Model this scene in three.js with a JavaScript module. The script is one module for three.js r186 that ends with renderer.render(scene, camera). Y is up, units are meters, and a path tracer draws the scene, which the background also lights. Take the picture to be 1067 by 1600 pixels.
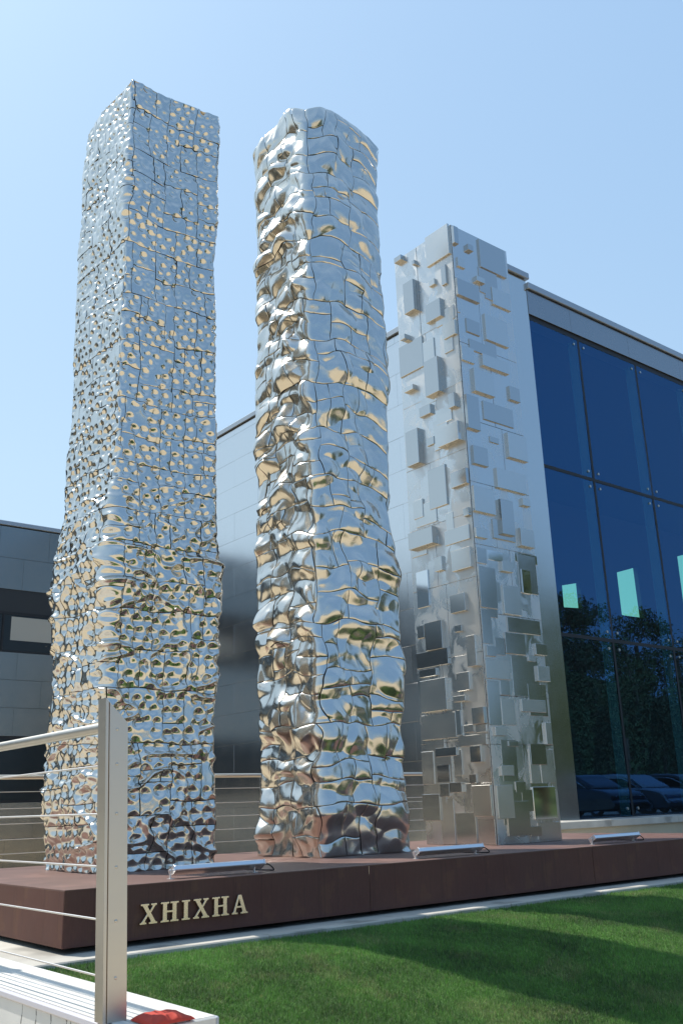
import * as THREE from 'three';
import { ConvexGeometry } from 'three/addons/geometries/ConvexGeometry.js';
import { ImprovedNoise } from 'three/addons/math/ImprovedNoise.js';
import { mergeGeometries } from 'three/addons/utils/BufferGeometryUtils.js';
import { FontLoader } from 'three/addons/loaders/FontLoader.js';
import { TextGeometry } from 'three/addons/geometries/TextGeometry.js';

// ---------------------------------------------------------------- camera, sky, sun, exposure
const EYE = 1.36;                                   // eye above the lawn edge (y = 0)
const scene = new THREE.Scene();
const camera = new THREE.PerspectiveCamera(56.79, 1067 / 1600, 0.1, 1500);
camera.rotation.order = 'YXZ';
camera.rotation.set(0.30085, -0.686408, -0.033422);
camera.position.set(0, EYE, 0);
const renderer = new THREE.WebGLRenderer({ antialias: true });
renderer.setSize(682, 1024);
renderer.toneMapping = THREE.LinearToneMapping;
renderer.toneMappingExposure = 1;
renderer.shadowMap.enabled = true;

const SUN = new THREE.Vector3(-0.175, 0.848, -0.5).normalize();
function skyTexture() {
  const w = 1024, h = 512, data = new Float32Array(w * h * 4);
  const zen = [0.14, 0.33, 0.66], mid = [0.28, 0.50, 0.80], hor = [0.68, 0.85, 0.96];
  for (let j = 0; j < h; j++) {
    const el = ((j + 0.5) / h - 0.5) * Math.PI, y = Math.sin(el), c = Math.cos(el);
    for (let i = 0; i < w; i++) {
      const az = ((i + 0.5) / w - 0.5) * 2 * Math.PI, x = c * Math.cos(az), z = c * Math.sin(az);
      const g = Math.acos(Math.min(1, Math.max(-1, x * SUN.x + y * SUN.y + z * SUN.z)));
      const yy = Math.max(0, y), a = Math.pow(1 - yy, 4.5), b = Math.min(1, Math.pow(1 - yy, 1.6) * 1.9);
      const glow = 1.3 * Math.exp(-g / 0.15) + 0.66 * Math.exp(-g / 0.8), q = Math.min(1, Math.max(0, (1.95 - g) / 0.95)), q3 = q * q * (3 - 2 * q), back = [0.55, 0.69, 0.85].map((d) => d + (1 - d) * q3);
      for (let k = 0; k < 3; k++) {
        let v = zen[k] + (mid[k] - zen[k]) * b; v += (hor[k] - v) * a;
        v = v * back[k] + glow * (0.4 + 0.6 * q3) * [0.95, 1, 0.88][k];
        data[(j * w + i) * 4 + k] = y < -0.02 ? v * 0.5 : v;
      }
      data[(j * w + i) * 4 + 3] = 1;
    }
  }
  const t = new THREE.DataTexture(data, w, h, THREE.RGBAFormat, THREE.FloatType);
  t.mapping = THREE.EquirectangularReflectionMapping; t.magFilter = t.minFilter = THREE.LinearFilter; t.needsUpdate = true;
  return t;
}
const skyTex = skyTexture();
scene.background = skyTex;
scene.environment = skyTex;
const sun = new THREE.DirectionalLight(new THREE.Color().setRGB(1, 0.955, 0.88), 5);
sun.position.copy(SUN).multiplyScalar(80).add(new THREE.Vector3(12, 0, -12));
sun.target.position.set(12, 0, -12);
sun.castShadow = true; sun.shadow.mapSize.set(4096, 4096);
Object.assign(sun.shadow.camera, { left: -60, right: 60, top: 60, bottom: -60, near: 1, far: 200 });
scene.add(sun, sun.target);

// ---------------------------------------------------------------- helpers
let seedState = 20240611;
const rnd = () => { seedState = (seedState + 0x6d2b79f5) | 0; let t = Math.imul(seedState ^ (seedState >>> 15), 1 | seedState); t = (t + Math.imul(t ^ (t >>> 7), 61 | t)) ^ t; return ((t ^ (t >>> 14)) >>> 0) / 4294967296; };
const rr = (a, b) => a + (b - a) * rnd();
const hash2 = (i, j, k = 0) => { let n = Math.imul(i, 374761393) ^ Math.imul(j, 668265263) ^ Math.imul(k + 11, 1274126177); n = Math.imul(n ^ (n >>> 13), 1274126177); return ((n ^ (n >>> 16)) >>> 0) / 4294967296; };
const perlin = new ImprovedNoise();
const N = (x, y, z) => perlin.noise(x + 101.3, y + 57.7, z + 211.9);
const fbm = (x, y, z, o = 4) => { let s = 0, a = 1, f = 1; for (let i = 0; i < o; i++) { s += a * N(x * f, y * f, z * f); a *= 0.5; f *= 2.03; } return s; };
const smooth = (a, b, x) => { const t = Math.min(1, Math.max(0, (x - a) / (b - a))); return t * t * (3 - 2 * t); };
const lerp = (a, b, t) => a + (b - a) * t;

const names = {};
const numbered = (n) => { const k = names[n] = (names[n] ?? -1) + 1; return k ? `${n}_${String(k).padStart(3, '0')}` : n; };
function thing(name, label, category, group, pos) {
  const o = new THREE.Group(); o.name = numbered(name); o.userData = { label, category };
  if (group) o.userData.group = group;
  if (pos) o.position.set(...pos);
  scene.add(o); return o;
}
function part(name, geo, mat, parent, label) {
  const m = new THREE.Mesh(geo, mat); m.name = numbered(name); m.castShadow = m.receiveShadow = true; parent.add(m);
  if (label) m.userData.label = label;
  return m;
}
function structure(name, geo, mat, label) {
  const m = part(name, geo, mat, scene); m.userData = { label, category: name.replace(/_/g, ' '), kind: 'structure' }; return m;
}
// uv in metres from the dominant axis of the face normal
function metreUV(g) {
  const p = g.attributes.position, n = g.attributes.normal, uv = new Float32Array(p.count * 2);
  for (let i = 0; i < p.count; i++) {
    const ax = Math.abs(n.getX(i)), ay = Math.abs(n.getY(i)), az = Math.abs(n.getZ(i));
    if (ay > ax && ay > az) { uv[2 * i] = p.getX(i); uv[2 * i + 1] = p.getZ(i); } else if (ax > az) { uv[2 * i] = p.getZ(i); uv[2 * i + 1] = p.getY(i); } else { uv[2 * i] = p.getX(i); uv[2 * i + 1] = p.getY(i); }
  }
  g.setAttribute('uv', new THREE.BufferAttribute(uv, 2)); return g;
}
// box between two corners
function box(x0, x1, y0, y1, z0, z1) {
  const g = new THREE.BoxGeometry(x1 - x0, y1 - y0, z1 - z0); g.translate((x0 + x1) / 2, (y0 + y1) / 2, (z0 + z1) / 2); return metreUV(g);
}
// box with chamfered edges
function cbox(x0, x1, y0, y1, z0, z1, b = 0.006) {
  b = Math.min(b, (x1 - x0) / 3, (y1 - y0) / 3, (z1 - z0) / 3);
  const pts = [];
  for (const [x, i] of [[x0, 1], [x1, -1]]) for (const [y, j] of [[y0, 1], [y1, -1]]) for (const [z, k] of [[z0, 1], [z1, -1]]) {
    pts.push(new THREE.Vector3(x, y + j * b, z + k * b), new THREE.Vector3(x + i * b, y, z + k * b), new THREE.Vector3(x + i * b, y + j * b, z));
  }
  return metreUV(new ConvexGeometry(pts));
}
function tube(a, b, r, seg = 10) {
  const A = new THREE.Vector3(...a), B = new THREE.Vector3(...b), g = new THREE.CylinderGeometry(r, r, A.distanceTo(B), seg, 1);
  g.applyQuaternion(new THREE.Quaternion().setFromUnitVectors(new THREE.Vector3(0, 1, 0), B.clone().sub(A).normalize()));
  g.translate((A.x + B.x) / 2, (A.y + B.y) / 2, (A.z + B.z) / 2); return g;
}
const curveTube = (pts, r, n = 24, seg = 8) => new THREE.TubeGeometry(new THREE.CatmullRomCurve3(pts.map((p) => new THREE.Vector3(...p))), n, r, seg);
const merge = (list) => mergeGeometries(list.map((g) => { const k = g.index ? g.toNonIndexed() : g; for (const a of Object.keys(k.attributes)) if (!['position', 'normal', 'uv'].includes(a)) k.deleteAttribute(a); if (!k.attributes.uv) metreUV(k); return k; }));

// tileable value noise for textures
function tileNoise(u, v, px, py, k) {
  const x = u * px, y = v * py, i = Math.floor(x), j = Math.floor(y), fx = x - i, fy = y - j, sx = fx * fx * (3 - 2 * fx), sy = fy * fy * (3 - 2 * fy);
  const h = (a, b) => hash2(((a % px) + px) % px, ((b % py) + py) % py, k);
  return lerp(lerp(h(i, j), h(i + 1, j), sx), lerp(h(i, j + 1), h(i + 1, j + 1), sx), sy);
}
function tex(size, metres, f, srgb = true) {
  const d = new Uint8Array(size * size * 4);
  for (let j = 0; j < size; j++) for (let i = 0; i < size; i++) {
    const c = f(i / size, j / size), o = (j * size + i) * 4;
    for (let k = 0; k < 3; k++) { const v = Math.min(1, Math.max(0, Array.isArray(c) ? c[k] : c)); d[o + k] = 255 * (srgb ? (v <= 0.0031308 ? 12.92 * v : 1.055 * Math.pow(v, 1 / 2.4) - 0.055) : v); }
    d[o + 3] = 255;
  }
  const t = new THREE.DataTexture(d, size, size); t.wrapS = t.wrapT = THREE.RepeatWrapping; t.magFilter = THREE.LinearFilter; t.minFilter = THREE.LinearMipmapLinearFilter; t.generateMipmaps = true;
  if (srgb) t.colorSpace = THREE.SRGBColorSpace;
  t.repeat.set(1 / metres, 1 / metres); t.needsUpdate = true; return t;
}
const multi = (u, v, p, k, o = 5) => { let s = 0, a = 0.5; for (let i = 0; i < o; i++) { s += a * tileNoise(u, v, p << i, p << i, k + i); a *= 0.5; } return s; };
const std = (o) => new THREE.MeshStandardMaterial(o);
const rgb = (r, g, b) => new THREE.Color().setRGB(r, g, b);
const tint = (c, t) => [c[0] * t, c[1] * t, c[2] * t];

// ---------------------------------------------------------------- materials
const pavingMap = tex(1024, 6, (u, v) => { const n = multi(u, v, 4, 3, 7), s = tileNoise(u, v, 400, 400, 9) > 0.93 ? 0.8 : 1; return tint([0.52, 0.43, 0.295], (0.72 + 0.55 * n) * s); });
const concreteMap = tex(1024, 2.5, (u, v) => { const n = multi(u, v, 5, 33, 7), s = tileNoise(u, v, 350, 350, 39) > 0.95 ? 0.7 : 1, st = smooth(0.55, 0.7, multi(u, v, 3, 41, 5)); return tint([0.50, 0.465, 0.40], (0.75 + 0.5 * n) * s * (1 - 0.35 * st)); });
const brownMap = tex(1024, 2, (u, v) => {
  const n = multi(u, v, 4, 51, 6), f = tileNoise(u, v, 200, 26, 58), c = Math.floor(u * 70), run = hash2(c, 1, 57) > 0.72 ? smooth(0.5, 0.2, Math.abs(u * 70 - c - 0.5)) * smooth(0.45, 0.6, tileNoise(u, v, 70, 5, 59)) : 0, rust = smooth(0.56, 0.72, multi(u, v, 9, 52, 5)), sp = tileNoise(u, v, 330, 330, 53) > 0.94 ? 1 : 0;
  const k = 0.82 + 0.22 * n + 0.14 * f - 0.16 * run; return [(0.098 + 0.018 * rust) * k + 0.03 * sp, (0.036 + 0.010 * rust) * k + 0.022 * sp, (0.024 + 0.002 * rust) * k + 0.016 * sp];
});
const brownRough = tex(512, 2, (u, v) => 0.48 + 0.3 * multi(u, v, 5, 61, 6), false);
const brushRough = tex(512, 1.2, (u, v) => 0.82 + 0.10 * tileNoise(u, v, 10, 200, 71) + 0.28 * (multi(u, v, 3, 72, 5) - 0.5), false);
const grindRough = tex(1024, 1.7, (u, v) => { const a = multi(u, v, 3, 91, 5), w = tileNoise((u + 0.5 * a) % 1, (v + 0.4 * multi(u, v, 4, 97, 4)) % 1, 22, 7, 99), q = smooth(0.3, 0.68, multi((u + 0.3 * a) % 1, (v + 0.3 * w) % 1, 5, 93, 6)); return 0.42 + 0.5 * q + 0.12 * w; }, false);
const smudge = tex(512, 2.2, (u, v) => tint([1, 0.985, 0.96], 0.86 + 0.2 * multi(u, v, 3, 95, 6)));
const M = {
  paving: std({ map: pavingMap, roughness: 0.9 }),
  concrete: std({ map: concreteMap, roughness: 0.9 }),
  soil: std({ color: rgb(0.035, 0.06, 0.016), roughness: 1 }),
  brown: std({ map: brownMap, roughnessMap: brownRough, roughness: 1 }),
  brownTop: std({ map: tex(512, 2, (u, v) => tint([0.18, 0.095, 0.072], 0.7 + 0.45 * multi(u, v, 4, 55, 6) + 0.25 * smooth(0.55, 0.68, multi(u, v, 7, 56, 5)))), roughness: 0.5 }),
  black: std({ color: rgb(0.012, 0.012, 0.012), roughness: 0.7 }),
  dent: std({ color: rgb(0.73, 0.70, 0.645), metalness: 1, roughness: 0.18, map: smudge }),
  crumple: std({ color: rgb(0.73, 0.70, 0.645), metalness: 1, roughness: 0.22, map: smudge }),
  seam: std({ color: rgb(0.03, 0.028, 0.026), metalness: 0.3, roughness: 0.7 }),
  satin: std({ color: rgb(0.66, 0.635, 0.59), metalness: 1, roughness: 0.27, roughnessMap: brushRough }),
  satinDark: std({ color: rgb(0.56, 0.54, 0.505), metalness: 1, roughness: 0.16, roughnessMap: brushRough }),
  grind: std({ color: rgb(0.69, 0.665, 0.625), metalness: 1, roughness: 0.43, roughnessMap: grindRough }),
  grindFront: std({ color: rgb(0.69, 0.665, 0.625), metalness: 1, roughness: 0.36, roughnessMap: grindRough }),
  grindFine: std({ color: rgb(0.68, 0.655, 0.615), metalness: 1, roughness: 0.29, roughnessMap: grindRough }),
  mirror: std({ color: rgb(0.74, 0.73, 0.71), metalness: 1, roughness: 0.05 }),
  edge: std({ color: rgb(0.36, 0.31, 0.26), metalness: 1, roughness: 0.45 }),
  rail: std({ color: rgb(0.58, 0.545, 0.485), metalness: 1, roughness: 0.46, roughnessMap: brushRough }),
  rust: std({ color: rgb(0.22, 0.12, 0.05), roughness: 0.9 }),
  cable: std({ color: rgb(0.72, 0.69, 0.66), metalness: 0.7, roughness: 0.4 }),
  letter: std({ color: rgb(0.80, 0.70, 0.54), metalness: 1, roughness: 0.27 }),
  alu: std({ color: rgb(0.78, 0.79, 0.8), metalness: 0.85, roughness: 0.32 }),
  lens: new THREE.MeshPhysicalMaterial({ color: rgb(0.55, 0.6, 0.66), roughness: 0.12, metalness: 0.2, clearcoat: 1, clearcoatRoughness: 0.05 }),
  cover: std({ color: rgb(0.05, 0.05, 0.05), roughness: 0.5 }),
  glass: std({ color: rgb(0.17, 0.47, 0.93), metalness: 1, roughness: 0.0, transparent: true, opacity: 0.215 }),
  frame: std({ color: rgb(0.012, 0.014, 0.018), roughness: 0.5, metalness: 0.2 }),
  inside: std({ color: rgb(0.018, 0.02, 0.02), roughness: 0.9 }),
  parapet: std({ color: rgb(0.34, 0.345, 0.35), metalness: 1, roughness: 0.3, roughnessMap: brushRough }),
  coping: std({ color: rgb(0.42, 0.43, 0.435), metalness: 0.9, roughness: 0.35 }),
  darkBand: std({ color: rgb(0.02, 0.022, 0.024), roughness: 0.4 }),
  blind: std({ color: rgb(0.36, 0.36, 0.33), roughness: 0.8 }),
  darkGlass: new THREE.MeshPhysicalMaterial({ color: rgb(0.012, 0.016, 0.018), roughness: 0.08, metalness: 0, ior: 1.5 }),
};

// ---------------------------------------------------------------- ground, lawn, paving
const PX = 4.10, PZ = -9.46, PTOP = 0.66, PBOT = 0.13, STRIP = 0.08, TERR = 0.64;
const lawnY = (x, z) => {
  const t = Math.max(0, z + 8.9), k = lerp(1, 0.55, smooth(6.2, 10, x));
  return k * -0.83 * (1 - Math.exp(-0.105 * t * t)) + 0.025 * N(x * 0.5, 3, z * 0.5) * smooth(0, 1.2, t) + 0.012;
};
{
  const g = new THREE.PlaneGeometry(2400, 2400, 1, 1); g.rotateX(-Math.PI / 2); g.translate(0, -0.85, 0); metreUV(g);
  structure('ground', g, M.paving, 'pale beige paved ground reaching away on every side of the lawn');
  const W = 22, D = 6.1, nx = 110, nz = 60, lg = new THREE.PlaneGeometry(W, D, nx, nz); lg.rotateX(-Math.PI / 2); lg.translate(2.2 + W / 2, 0, -9.0 + D / 2);
  const p = lg.attributes.position; for (let i = 0; i < p.count; i++) p.setY(i, lawnY(p.getX(i), p.getZ(i)));
  lg.computeVertexNormals(); metreUV(lg);
  structure('lawn', lg, M.soil, 'sloping green lawn in front of the brown plinth');
}
const strip = thing('paving_strip', 'pale concrete strip with a kerb edge running under the brown plinth beside the lawn', 'kerb');
strip.userData.kind = 'structure';
for (let i = 0; i < 18; i++) { const x0 = -9 + i * 1.9; part('kerb_stone', cbox(x0 + 0.004, x0 + 1.896, -0.85, STRIP + 0.004 * hash2(i, 3), -9.14 + 0.006 * hash2(i, 5), -8.99 + 0.008 * (hash2(i, 4) - 0.5), 0.012), M.concrete, strip); }
for (let i = 0; i < 12; i++) { const x0 = -9 + i * 2.85; part('paving_slab', cbox(x0 + 0.004, x0 + 2.846, -0.85, STRIP - 0.003 - 0.004 * hash2(i, 8), -14.44, -9.15, 0.008), M.concrete, strip); }
structure('parking_area', box(25, 75, -0.85, 0.68, -13, 3), std({ color: rgb(0.12, 0.12, 0.115), roughness: 0.95 }), 'raised grey parking area where the cars mirrored in the glass facade stand');

// ---------------------------------------------------------------- plinth with the raised letters
const plinth = thing('plinth', 'long dark brown steel plinth under the three columns with raised letters on its front', 'plinth');
{
  const XE = 17.0, ZB = -14.4, joints = [PX, 8.0, 12.4, XE];
  for (let i = 0; i < 3; i++) {
    const a = joints[i], b = joints[i + 1];
    part('front_panel', cbox(a + (i ? 0.003 : 0), b - 0.003, PBOT, PTOP - 0.012, PZ - 0.01, PZ, 0.003), M.brown, plinth);
    part('top_plate', cbox(a + (i ? 0.003 : 0), b - 0.003, PTOP - 0.012, PTOP, ZB, PZ + 0.001, 0.003), M.brownTop, plinth);
  }
  part('side_panel', cbox(PX - 0.001, PX + 0.01, PBOT, PTOP - 0.012, ZB, PZ - 0.0105, 0.003), M.brown, plinth);
  part('bottom_plate', box(PX + 0.012, XE - 0.01, PBOT, PBOT + 0.01, ZB + 0.01, PZ - 0.012), M.black, plinth);
  part('recessed_base', box(PX + 0.9, XE - 0.9, STRIP, PBOT, ZB + 0.9, PZ - 0.75), M.black, plinth);
  const font = await new FontLoader().loadAsync('fonts/droid/droid_serif_bold.typeface.json');
  const word = [...'XHIXHA'], size = 0.192, gs = word.map((c) => { const g = new TextGeometry(c, { font, size, depth: 0.03, curveSegments: 6, bevelEnabled: true, bevelThickness: 0.003, bevelSize: 0.002, bevelSegments: 1 }); g.computeBoundingBox(); return g; });
  const w = gs.map((g) => g.boundingBox.max.x - g.boundingBox.min.x), total = 6.20 - 4.90, gap = (total - w.reduce((a, b) => a + b, 0)) / 5;
  let x = 4.90;
  gs.forEach((g, i) => { g.translate(x - g.boundingBox.min.x, EYE - 1.085, PZ + 0.012); part('letter', g, M.letter, plinth); part('letter_stud', tube([x + w[i] / 2, EYE - 1.0, PZ], [x + w[i] / 2, EYE - 1.0, PZ + 0.02], 0.008), M.black, plinth); x += w[i] + gap; });
}

// ---------------------------------------------------------------- columns of welded steel sheets
// A column is a rounded square seen as one strip: s runs round it from the back left corner (left face, front face, right face, back face), v runs up.
function column(root, o) {
  const { x, z, w, d, sheets, mat, warp, relief, pillow, top } = o, L = 2 * (w + d), r = 0.07;
  const corners = [0, d, d + w, d + w + d, L];
  const frame = (s) => {
    s = ((s % L) + L) % L;
    let k = 0; while (s >= corners[k + 1]) k++;
    const t = s - corners[k], len = corners[k + 1] - corners[k], ang = [Math.PI, Math.PI / 2, 0, -Math.PI / 2][k];   // normal as angle: (cos, sin) in (x, z)
    const base = [[x, z - d], [x, z], [x + w, z], [x + w, z - d]][k], dir = [[0, 1], [1, 0], [0, -1], [-1, 0]][k], n = [Math.cos(ang), Math.sin(ang)];
    let a = ang, px = base[0] + dir[0] * t, pz = base[1] + dir[1] * t;
    const arc = (cx, cz, th) => { px = cx + r * Math.cos(th); pz = cz + r * Math.sin(th); a = th; };
    if (t < r) arc(base[0] - n[0] * r + dir[0] * r, base[1] - n[1] * r + dir[1] * r, ang + (Math.PI / 4) * (1 - t / r));
    else if (t > len - r) { const u = t - (len - r); arc(base[0] - n[0] * r + dir[0] * (len - r), base[1] - n[1] * r + dir[1] * (len - r), ang - (Math.PI / 4) * (u / r)); }
    return [px, pz, Math.cos(a), Math.sin(a)];
  };
  const put = (s, v, h) => { const f = frame(s), y = PTOP + (v / o.h) * top(s); return [f[0] + f[2] * h, y, f[1] + f[3] * h]; };
  const at = (s, v) => frame(s);
  // sheets: bands, then cuts
  const rects = [];
  const cut = (s0, s1, v0, v1, aw, ah) => {
    const W = s1 - s0, H = v1 - v0;
    if (W < aw * rr(0.9, 1.7) && H < ah * rr(0.9, 1.75)) { rects.push([s0, s1, v0, v1]); return; }
    const f = rr(0.28, 0.72), pick = W / aw > H / ah * rr(0.6, 1.6);
    if (pick) { cut(s0, s0 + W * f, v0, v1, aw, ah); cut(s0 + W * f, s1, v0, v1, aw, ah); } else { cut(s0, s1, v0, v0 + H * f, aw, ah); cut(s0, s1, v0 + H * f, v1, aw, ah); }
  };
  let v = 0;
  while (v < o.h - 0.05) {                 // the sheets meet at a corner that jumps from band to band
    let e = v + rr(...o.band); if (o.h - e < 0.6) e = o.h;
    const c = d + rr(-0.13, 0.15);
    cut(0, c, v, e, sheets[0], sheets[1]); cut(c, d + w, v, e, sheets[0], sheets[1]); v = e;
  }
  const seen = rects.length;
  for (let k = 0; k < 7; k++) for (const [a, b] of [[d + w, d + w + d], [d + w + d, L]]) rects.push([a, b, (o.h * k) / 7, (o.h * (k + 1)) / 7]);
  rects.forEach(([s0, s1, v0, v1], id) => {
    const fine = id < seen, step = fine ? o.step : 0.055, W = s1 - s0, H = v1 - v0, gap = o.gap, amp = rr(0.6, 1.25), tilt = rr(-1, 1), tilt2 = rr(-1, 1);
    const line = (len) => { const n = Math.max(3, Math.round(len / step)), a = [0, 0.005, 0.014]; for (let i = 1; i < n; i++) { const q = (i / n) * len; if (q > 0.03 && q < len - 0.03) a.push(q); } a.push(len - 0.014, len - 0.005, len); return a; };
    const us = line(W), vs = line(H), cols = us.length, rows = vs.length;
    const surf = (a, b) => {                     // a, b metres inside the sheet
      const e = Math.min(a, W - a, b, H - b), s = s0 + lerp(gap, W - gap, a / W), vv = v0 + lerp(gap, H - gap, b / H), wob = v0 > 0.01 ? 1 : smooth(0, 0.3, vv), wt = v1 < o.h - 0.01 ? 1 : smooth(o.h, o.h - 0.3, vv);
      const f = frame(s), ws = 0.03 * N(3, vv * 1.6, o.h) + warp * N(f[0] * 2.1, vv * 2.1, f[1] * 2.1 + 5), wv = warp * N(f[0] * 1.9 + 9, vv * 1.9, f[1] * 1.9) * wob * wt;
      const S = s + ws, V = Math.max(0, vv + wv), fr = frame(S);
      let h = relief(S, V, fr, a / W, b / H) + (pillow ? pillow(a / W, b / H, amp, W, H, S, V) : 0);
      h += 0.008 * (tilt * (a / W - 0.5) + tilt2 * (b / H - 0.5));
      h -= o.roll * Math.exp(-((e / 0.007) ** 2));
      return put(S, V, h);
    };
    const pos = new Float32Array(cols * rows * 3), nor = new Float32Array(cols * rows * 3), uv = new Float32Array(cols * rows * 2), idx = [];
    for (let j = 0; j < rows; j++) for (let i = 0; i < cols; i++) {
      const k = j * cols + i; pos.set(surf(us[i], vs[j]), k * 3); uv[2 * k] = us[i] + s0; uv[2 * k + 1] = vs[j] + v0;
      if (i < cols - 1 && j < rows - 1) idx.push(k, k + 1, k + cols + 1, k, k + cols + 1, k + cols);
    }
    for (let j = 0; j < rows; j++) for (let i = 0; i < cols; i++) {
      const A = (Math.min(i + 1, cols - 1) + j * cols) * 3, B = (Math.max(i - 1, 0) + j * cols) * 3, C = (i + Math.min(j + 1, rows - 1) * cols) * 3, D = (i + Math.max(j - 1, 0) * cols) * 3, k = (j * cols + i) * 3;
      const ux = pos[A] - pos[B], uy = pos[A + 1] - pos[B + 1], uz = pos[A + 2] - pos[B + 2], vx = pos[C] - pos[D], vy = pos[C + 1] - pos[D + 1], vz = pos[C + 2] - pos[D + 2];
      let nx = uy * vz - uz * vy, ny = uz * vx - ux * vz, nz = ux * vy - uy * vx; const l = Math.hypot(nx, ny, nz) || 1;
      nor[k] = nx / l; nor[k + 1] = ny / l; nor[k + 2] = nz / l;
    }
    const g = new THREE.BufferGeometry(); g.setAttribute('position', new THREE.BufferAttribute(pos, 3)); g.setAttribute('normal', new THREE.BufferAttribute(nor, 3)); g.setAttribute('uv', new THREE.BufferAttribute(uv, 2)); g.setIndex(idx);
    part('steel_sheet', g, mat, root);
  });
  // dark inner core behind the seams, and the closed top
  const cs = [], n = 150, m = 220, ci = [];
  for (let j = 0; j <= m; j++) for (let i = 0; i <= n; i++) { const s = (i / n) * L, vv = (j / m) * (o.h - 0.03); cs.push(...put(s, vv, relief(s, vv, frame(s), 0.5, 0.5, true) - o.core)); if (i < n && j < m) { const k = j * (n + 1) + i; ci.push(k, k + 1, k + n + 2, k, k + n + 2, k + n + 1); } }
  const cg = new THREE.BufferGeometry(); cg.setAttribute('position', new THREE.Float32BufferAttribute(cs, 3)); cg.setIndex(ci); cg.computeVertexNormals(); metreUV(cg);
  part('inner_core', cg, M.seam, root);
  const ts = [], ti = [], K = 120, R = 10;
  for (let j = 0; j <= R; j++) for (let i = 0; i <= K; i++) { const s = (i / K) * L, e = put(s, o.h, relief(s, o.h, frame(s), 0.5, 0.5, true) - 0.012), q = j / R, cx = x + w / 2, cz = z - d / 2; ts.push(lerp(e[0], cx, q), e[1] - 0.02 + (PTOP + o.h + o.dome - e[1]) * smooth(0, 1, q), lerp(e[2], cz, q)); if (i < K && j < R) { const k = j * (K + 1) + i; ti.push(k, k + 1, k + K + 2, k, k + K + 2, k + K + 1); } }
  const tg = new THREE.BufferGeometry(); tg.setAttribute('position', new THREE.Float32BufferAttribute(ts, 3)); tg.setIndex(ti); tg.computeVertexNormals(); metreUV(tg);
  part('top_sheet', tg, mat, root);
  return seen;
}
const bell = (v, c, w) => Math.exp(-(((v - c) / w) ** 2));
{ // first column: hammered dimples
  const w = 1.62, d = 1.72, L = 2 * (w + d), sp = 0.170, nc = Math.round(L / sp), ds = L / nc, dv = sp * 0.86;
  const dimple = (s, v) => {
    let h = 0; const j0 = Math.floor(v / dv);
    for (let j = j0 - 1; j <= j0 + 2; j++) {
      const off = (j & 1) * 0.5, i0 = Math.floor(s / ds - off);
      for (let i = i0 - 1; i <= i0 + 2; i++) {
        const ii = ((i % nc) + nc) % nc, q = hash2(ii, j, 1);
        if (q < 0.05) continue;
        const cx = (i + off + 0.5 + 0.42 * (hash2(ii, j, 2) - 0.5)) * ds, cv = (j + 0.5 + 0.42 * (hash2(ii, j, 3) - 0.5)) * dv, rad = 0.050 + 0.016 * hash2(ii, j, 4);
        const r2 = ((s - cx) ** 2 + (v - cv) ** 2) / (rad * rad); if (r2 > 6) continue;
        h += (0.55 + 0.75 * hash2(ii, j, 5)) * (-Math.exp(-Math.pow(r2, 1.25)) + 0.14 * Math.exp(-((Math.sqrt(r2) - 1.5) ** 2) * 5));
      }
    }
    return h;
  };
  const tower = thing('dimpled_steel_column', 'tall square polished steel column covered in small hammered dimples, behind the railing post', 'column');
  const relief = (s, v, f, a, b, low) => {
    let h = (0.055 + 0.08 * smooth(d, d - 0.5, s) * smooth(0, 0.4, s)) * smooth(5.2, 4.2, v) * smooth(-0.3, 0.9, v) + 0.075 * N(f[0] * 0.9, v * 0.8, f[1] * 0.9) + 0.12 * bell(v, 3.75, 0.55) * (0.8 + 0.8 * N(f[0] * 2, v * 3, f[1] * 2)) + 0.035 * bell(v, 9.6, 0.5);
    if (low) return h;
    const A = lerp(0.038, 0.028, smooth(3.2, 9, v));
    h += A * dimple(s, v) + lerp(0.018, 0.007, smooth(3.5, 7, v)) * N(f[0] * 2.6, v * 3.4, f[1] * 2.6);
    const fold = 1 - Math.abs(N(f[0] * 1.7 + 4, v * 2.6, f[1] * 1.7)) * 2; h += 0.05 * smooth(0.72, 1, fold) * smooth(6.5, 3, v);
    return h;
  };
  console.log('sheets', column(tower, { x: 5.41, z: -11.5, w, d, h: 11.82, dome: 0.0, sheets: [0.40, 0.54], mat: M.dent, warp: 0.05, gap: 0.0042, roll: 0.005, core: 0.085, band: [0.6, 1.7], step: 0.0155, relief, top: (s) => 11.90 + 0.07 * N(s * 1.3, 0, 2) - 0.06 * Math.sin(Math.PI * Math.min(1, Math.max(0, (s - d) / w))) }));
}
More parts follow.
